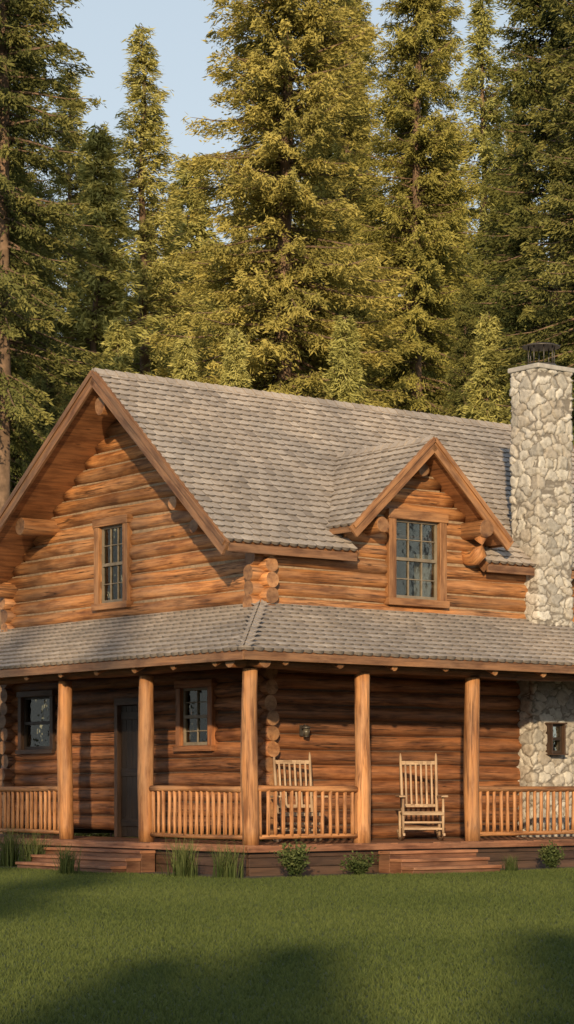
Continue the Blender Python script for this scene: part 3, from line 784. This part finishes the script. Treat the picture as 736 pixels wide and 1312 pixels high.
# ------------------------------------------------------------------ conifers
def conifer(seed, H, Rd, base, dens, mat, zstep=.30, nbr=5, tw=.022, q=8, droop=.0, pw=.85):
    rg = np.random.default_rng(seed)
    C = []; D = []; LN = []; WD = []; RN = []; TP = []; NN = []
    tr_ = MB()
    zs_ = np.linspace(0, H, 24); wx = np.cumsum(rg.normal(0, .02, 24)); wy = np.cumsum(rg.normal(0, .02, 24))
    rb = H*.0105
    tr_.tube([(wx[i], wy[i], zs_[i]-.1) for i in range(24)], [rb*(1-.96*zs_[i]/H)*(1+.5*math.exp(-zs_[i]*1.2))+.01 for i in range(24)], 10, wob=.02)
    z = base
    while z < H-.12:
        f = (z-base)/(H-base)
        Lm = Rd*(1-f)**pw*min(1, .6+f*3)
        cx, cy = np.interp(z, zs_, wx), np.interp(z, zs_, wy)
        for _ in range(rg.integers(nbr-1, nbr+2)):
            az = rg.uniform(0, 6.283); Lb = max(.12, Lm*rg.uniform(.45, 1.12)*(1.15 if rg.random() < .12 else 1))
            spr = -.28-droop+1.05*f+rg.normal(0, .10); z0 = z+rg.normal(0, .10); br = rg.random()
            def zz(s): return z0+Lb*(spr*s-.50*s*s+.38*s**3)
            ca, sa = math.cos(az), math.sin(az)
            tr_.tube([(cx+ca*Lb*s, cy+sa*Lb*s, zz(s)) for s in (0, .35, .7, .97)], [.010+.012*Lb, .008+.008*Lb, .006+.004*Lb, .004], 4)
            nt = int(Lb*16*dens)+5
            s = .05+.95*rg.random(nt)**.85
            side = rg.choice([-1, 1], nt); ta = az+side*rg.uniform(.25, 1.15, nt)*(1-.5*s)
            tl = np.minimum(.8, .14+.42*Lb*(1-s)+.1*rg.random(nt))*rg.uniform(.6, 1.2, nt)
            qf = (np.arange(q)[None]+rg.random((nt, q)))/q
            px = cx+ca*Lb*s[:, None]+np.cos(ta)[:, None]*tl[:, None]*qf+rg.normal(0, .03, (nt, q))
            py = cy+sa*Lb*s[:, None]+np.sin(ta)[:, None]*tl[:, None]*qf+rg.normal(0, .03, (nt, q))
            pz = zz(s)[:, None]-.55*tl[:, None]*qf**1.6+rg.normal(0, .05, (nt, q))-.04
            dx = np.cos(ta)[:, None]+rg.normal(0, .45, (nt, q)); dy = np.sin(ta)[:, None]+rg.normal(0, .45, (nt, q)); dz = rg.normal(-.35, .45, (nt, q))
            k = nt*q
            C.append(np.stack([px, py, pz], -1).reshape(-1, 3)); D.append(np.stack([dx, dy, dz], -1).reshape(-1, 3))
            nv = rg.normal(0, .5, (k, 3)); nv[:, 0] += ca*.9; nv[:, 1] += sa*.9; nv[:, 2] += .5; NN.append(nv)
            LN.append(rg.uniform(.08, .20, k)); WD.append(rg.uniform(.5, 1.15, k)*tw)
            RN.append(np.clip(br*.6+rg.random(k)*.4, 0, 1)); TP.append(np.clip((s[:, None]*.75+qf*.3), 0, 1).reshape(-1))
        z += zstep*rg.uniform(.6, 1.4)*(1-.5*f)
    C = np.concatenate(C); D = np.concatenate(D); LN = np.concatenate(LN); WD = np.concatenate(WD); RN = np.concatenate(RN); TP = np.concatenate(TP); NN = np.concatenate(NN)
    D /= np.linalg.norm(D, axis=1, keepdims=True)
    S = np.cross(D, NN); S /= np.linalg.norm(S, axis=1, keepdims=True)
    n = len(C); V = np.zeros((n, 4, 3), np.float32)
    V[:, 0] = C-D*LN[:, None]*.4; V[:, 1] = C+S*WD[:, None]; V[:, 2] = C+D*LN[:, None]*.6; V[:, 3] = C-S*WD[:, None]
    cm = np_mesh('crown', V.reshape(-1, 3), np.arange(n*4).reshape(-1, 4), {'rnd': np.repeat(RN, 4), 'tip': np.repeat(TP, 4)}, [mat])
    to = tr_.build('trunk', [M_BARK]); tm = to.data; bpy.data.objects.remove(to)
    return tm, cm, H
T = {
 'wide': conifer(21, 28, 4.0, 3.0, 1.2, M_NEEDLE, .31, 8, .021, q=10, droop=.12),
 'wide2': conifer(22, 28, 3.6, 3.5, 1.2, M_NEEDLE, .32, 8, .021, q=10, droop=.16),
 'slim': conifer(23, 21, 2.8, 2.0, 1.0, M_NEEDLEHAZE, .34, 6, .018, q=9, droop=.0, pw=.9),
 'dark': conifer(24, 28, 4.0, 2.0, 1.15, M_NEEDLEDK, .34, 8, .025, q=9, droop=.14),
 'high': conifer(25, 28, 3.0, 9.0, 1.1, M_NEEDLEDK, .34, 6, .024, q=9, droop=.12),
 'small': conifer(26, 12, 2.4, .5, 1.05, M_NEEDLEHAZE, .28, 7, .019, q=9, droop=.05, pw=.9),
}
tl_ = {'wide': 'tall dense golden green conifer in evening sun behind the house', 'wide2': 'tall dense olive green spruce in evening sun',
       'slim': 'slender sparse conifer with a pointed top', 'dark': 'tall dark green spruce', 'high': 'tall conifer with bare lower trunk', 'small': 'young yellow green conifer at the forest edge'}
def tree(kind, x, y, H, rs=1.0):
    tm, cm, h0 = T[kind]; s = H/h0
    root = bpy.data.objects.new('conifer_tree', None); col.objects.link(root)
    root.location = (x, y, 0); root.rotation_euler = (U(-.012, .012), U(-.012, .012), U(0, 6.28)); root.scale = (s*rs, s*rs, s)
    root['label'] = tl_[kind]; root['category'] = 'tree'; root['group'] = 'forest conifers around the house'
    for nm, md in (('trunk', tm), ('crown', cm)):
        o = bpy.data.objects.new(nm, md); col.objects.link(o); o.parent = root
def tpx(kind, px, D, H, rs=1.0): tree(kind, (px-368)/2900*D, D, H, rs)
def Htop(py, D): return 1.25+(1010-py)*D/2900
tpx('high', -8, 45.5, 27, .9)
tpx('dark', 12, 56, 26, .72)
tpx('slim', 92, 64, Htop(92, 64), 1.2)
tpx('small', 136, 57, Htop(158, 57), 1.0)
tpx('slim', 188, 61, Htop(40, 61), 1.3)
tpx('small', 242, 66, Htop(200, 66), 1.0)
tpx('wide', 358, 53, 30, .92)
tpx('wide2', 448, 66, 28, .80)
tpx('wide2', 528, 57, 28, .82)
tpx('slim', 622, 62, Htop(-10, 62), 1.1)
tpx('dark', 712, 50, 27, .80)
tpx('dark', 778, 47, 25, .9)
tpx('wide', 575, 70, Htop(150, 70), .75)
tpx('wide2', 664, 72, Htop(80, 72), .7)
for px, D, py in ((150, 51, 400), (60, 52, 380), (232, 50, 430), (300, 49, 420), (440, 50, 400), (585, 51, 360), (640, 49, 400)):
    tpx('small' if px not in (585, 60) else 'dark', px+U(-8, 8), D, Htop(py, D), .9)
for i, px in enumerate(range(-40, 800, 56)):
    D = 80+U(-4, 6); gap = 50 < px < 300
    tpx(['dark', 'wide2', 'wide'][i % 3] if not gap else 'wide', px+U(-14, 14), D, Htop(U(230, 280), D) if gap else Htop(U(170, 240) if px > 540 or px < 60 else U(20, 120), D), .9)
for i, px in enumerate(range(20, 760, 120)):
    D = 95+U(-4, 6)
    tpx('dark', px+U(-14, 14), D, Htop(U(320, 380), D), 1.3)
# conifers bounding the lawn on its sunny side
xx = -11.0; k = 0
while xx < 9.5:
    if not (2.2 < xx < 4.0):
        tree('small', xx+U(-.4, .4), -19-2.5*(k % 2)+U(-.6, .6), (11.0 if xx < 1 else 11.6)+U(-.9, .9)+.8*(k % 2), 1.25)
    xx += 1.6; k += 1
tree('slim', -5.4, -19, 23.0, .5)
tree('slim', -7.4, -20, 24.0, .5)

# ------------------------------------------------------------------ light, sky, camera
SX, SY = -.05, -.999; EL = math.radians(16)
rot = math.atan2(SX, SY)
w = bpy.data.worlds.new('World'); scene.world = w; w.use_nodes = True; nt = w.node_tree; nt.nodes.clear()
sk = nt.nodes.new('ShaderNodeTexSky'); sk.sky_type = 'NISHITA'; sk.sun_disc = False; sk.sun_elevation = EL; sk.sun_rotation = rot % (2*math.pi)
sk.air_density = 1.0; sk.dust_density = 2.0; sk.ozone_density = 1.0
tc = node(nt, 'ShaderNodeTexCoord'); sx = node(nt, 'ShaderNodeSeparateXYZ'); nt.links.new(tc.outputs['Generated'], sx.inputs[0])
hz = ramp(nt, sx.outputs[2], [(0.0, (1, 1, 1)), (.16, (.88, .88, .88)), (.34, (.66, .66, .66)), (.7, (.12, .12, .12))])
skc = mixc(nt, hz, sk.outputs[0], (5.2, 5.9, 6.4))
bg = nt.nodes.new('ShaderNodeBackground'); bg.inputs[1].default_value = .135
wo = nt.nodes.new('ShaderNodeOutputWorld'); nt.links.new(skc, bg.inputs[0]); nt.links.new(bg.outputs[0], wo.inputs[0])
sd = bpy.data.lights.new('sun', 'SUN'); sd.energy = 5.0; sd.angle = math.radians(.9); sd.color = (1.0, .76, .47)
so = bpy.data.objects.new('sun', sd); col.objects.link(so)
n = math.hypot(SX, SY)
ts = Vector((SX/n*math.cos(EL), SY/n*math.cos(EL), math.sin(EL)))
so.rotation_euler = ts.to_track_quat('Z', 'Y').to_euler(); so.location = (-20, -30, 30)
cd = bpy.data.cameras.new('camera'); co = bpy.data.objects.new('camera', cd); col.objects.link(co)
co.location = (0, 0, 1.25); co.rotation_euler = (math.radians(90), 0, 0)
cd.sensor_fit = 'AUTO'; cd.sensor_width = 36; cd.lens = 2900/1312*36; cd.shift_y = (1010-656)/1312; cd.clip_end = 1500; cd.clip_start = .1
scene.camera = co
scene.view_settings.view_transform = 'Standard'; scene.view_settings.look = 'None'; scene.view_settings.exposure = 0
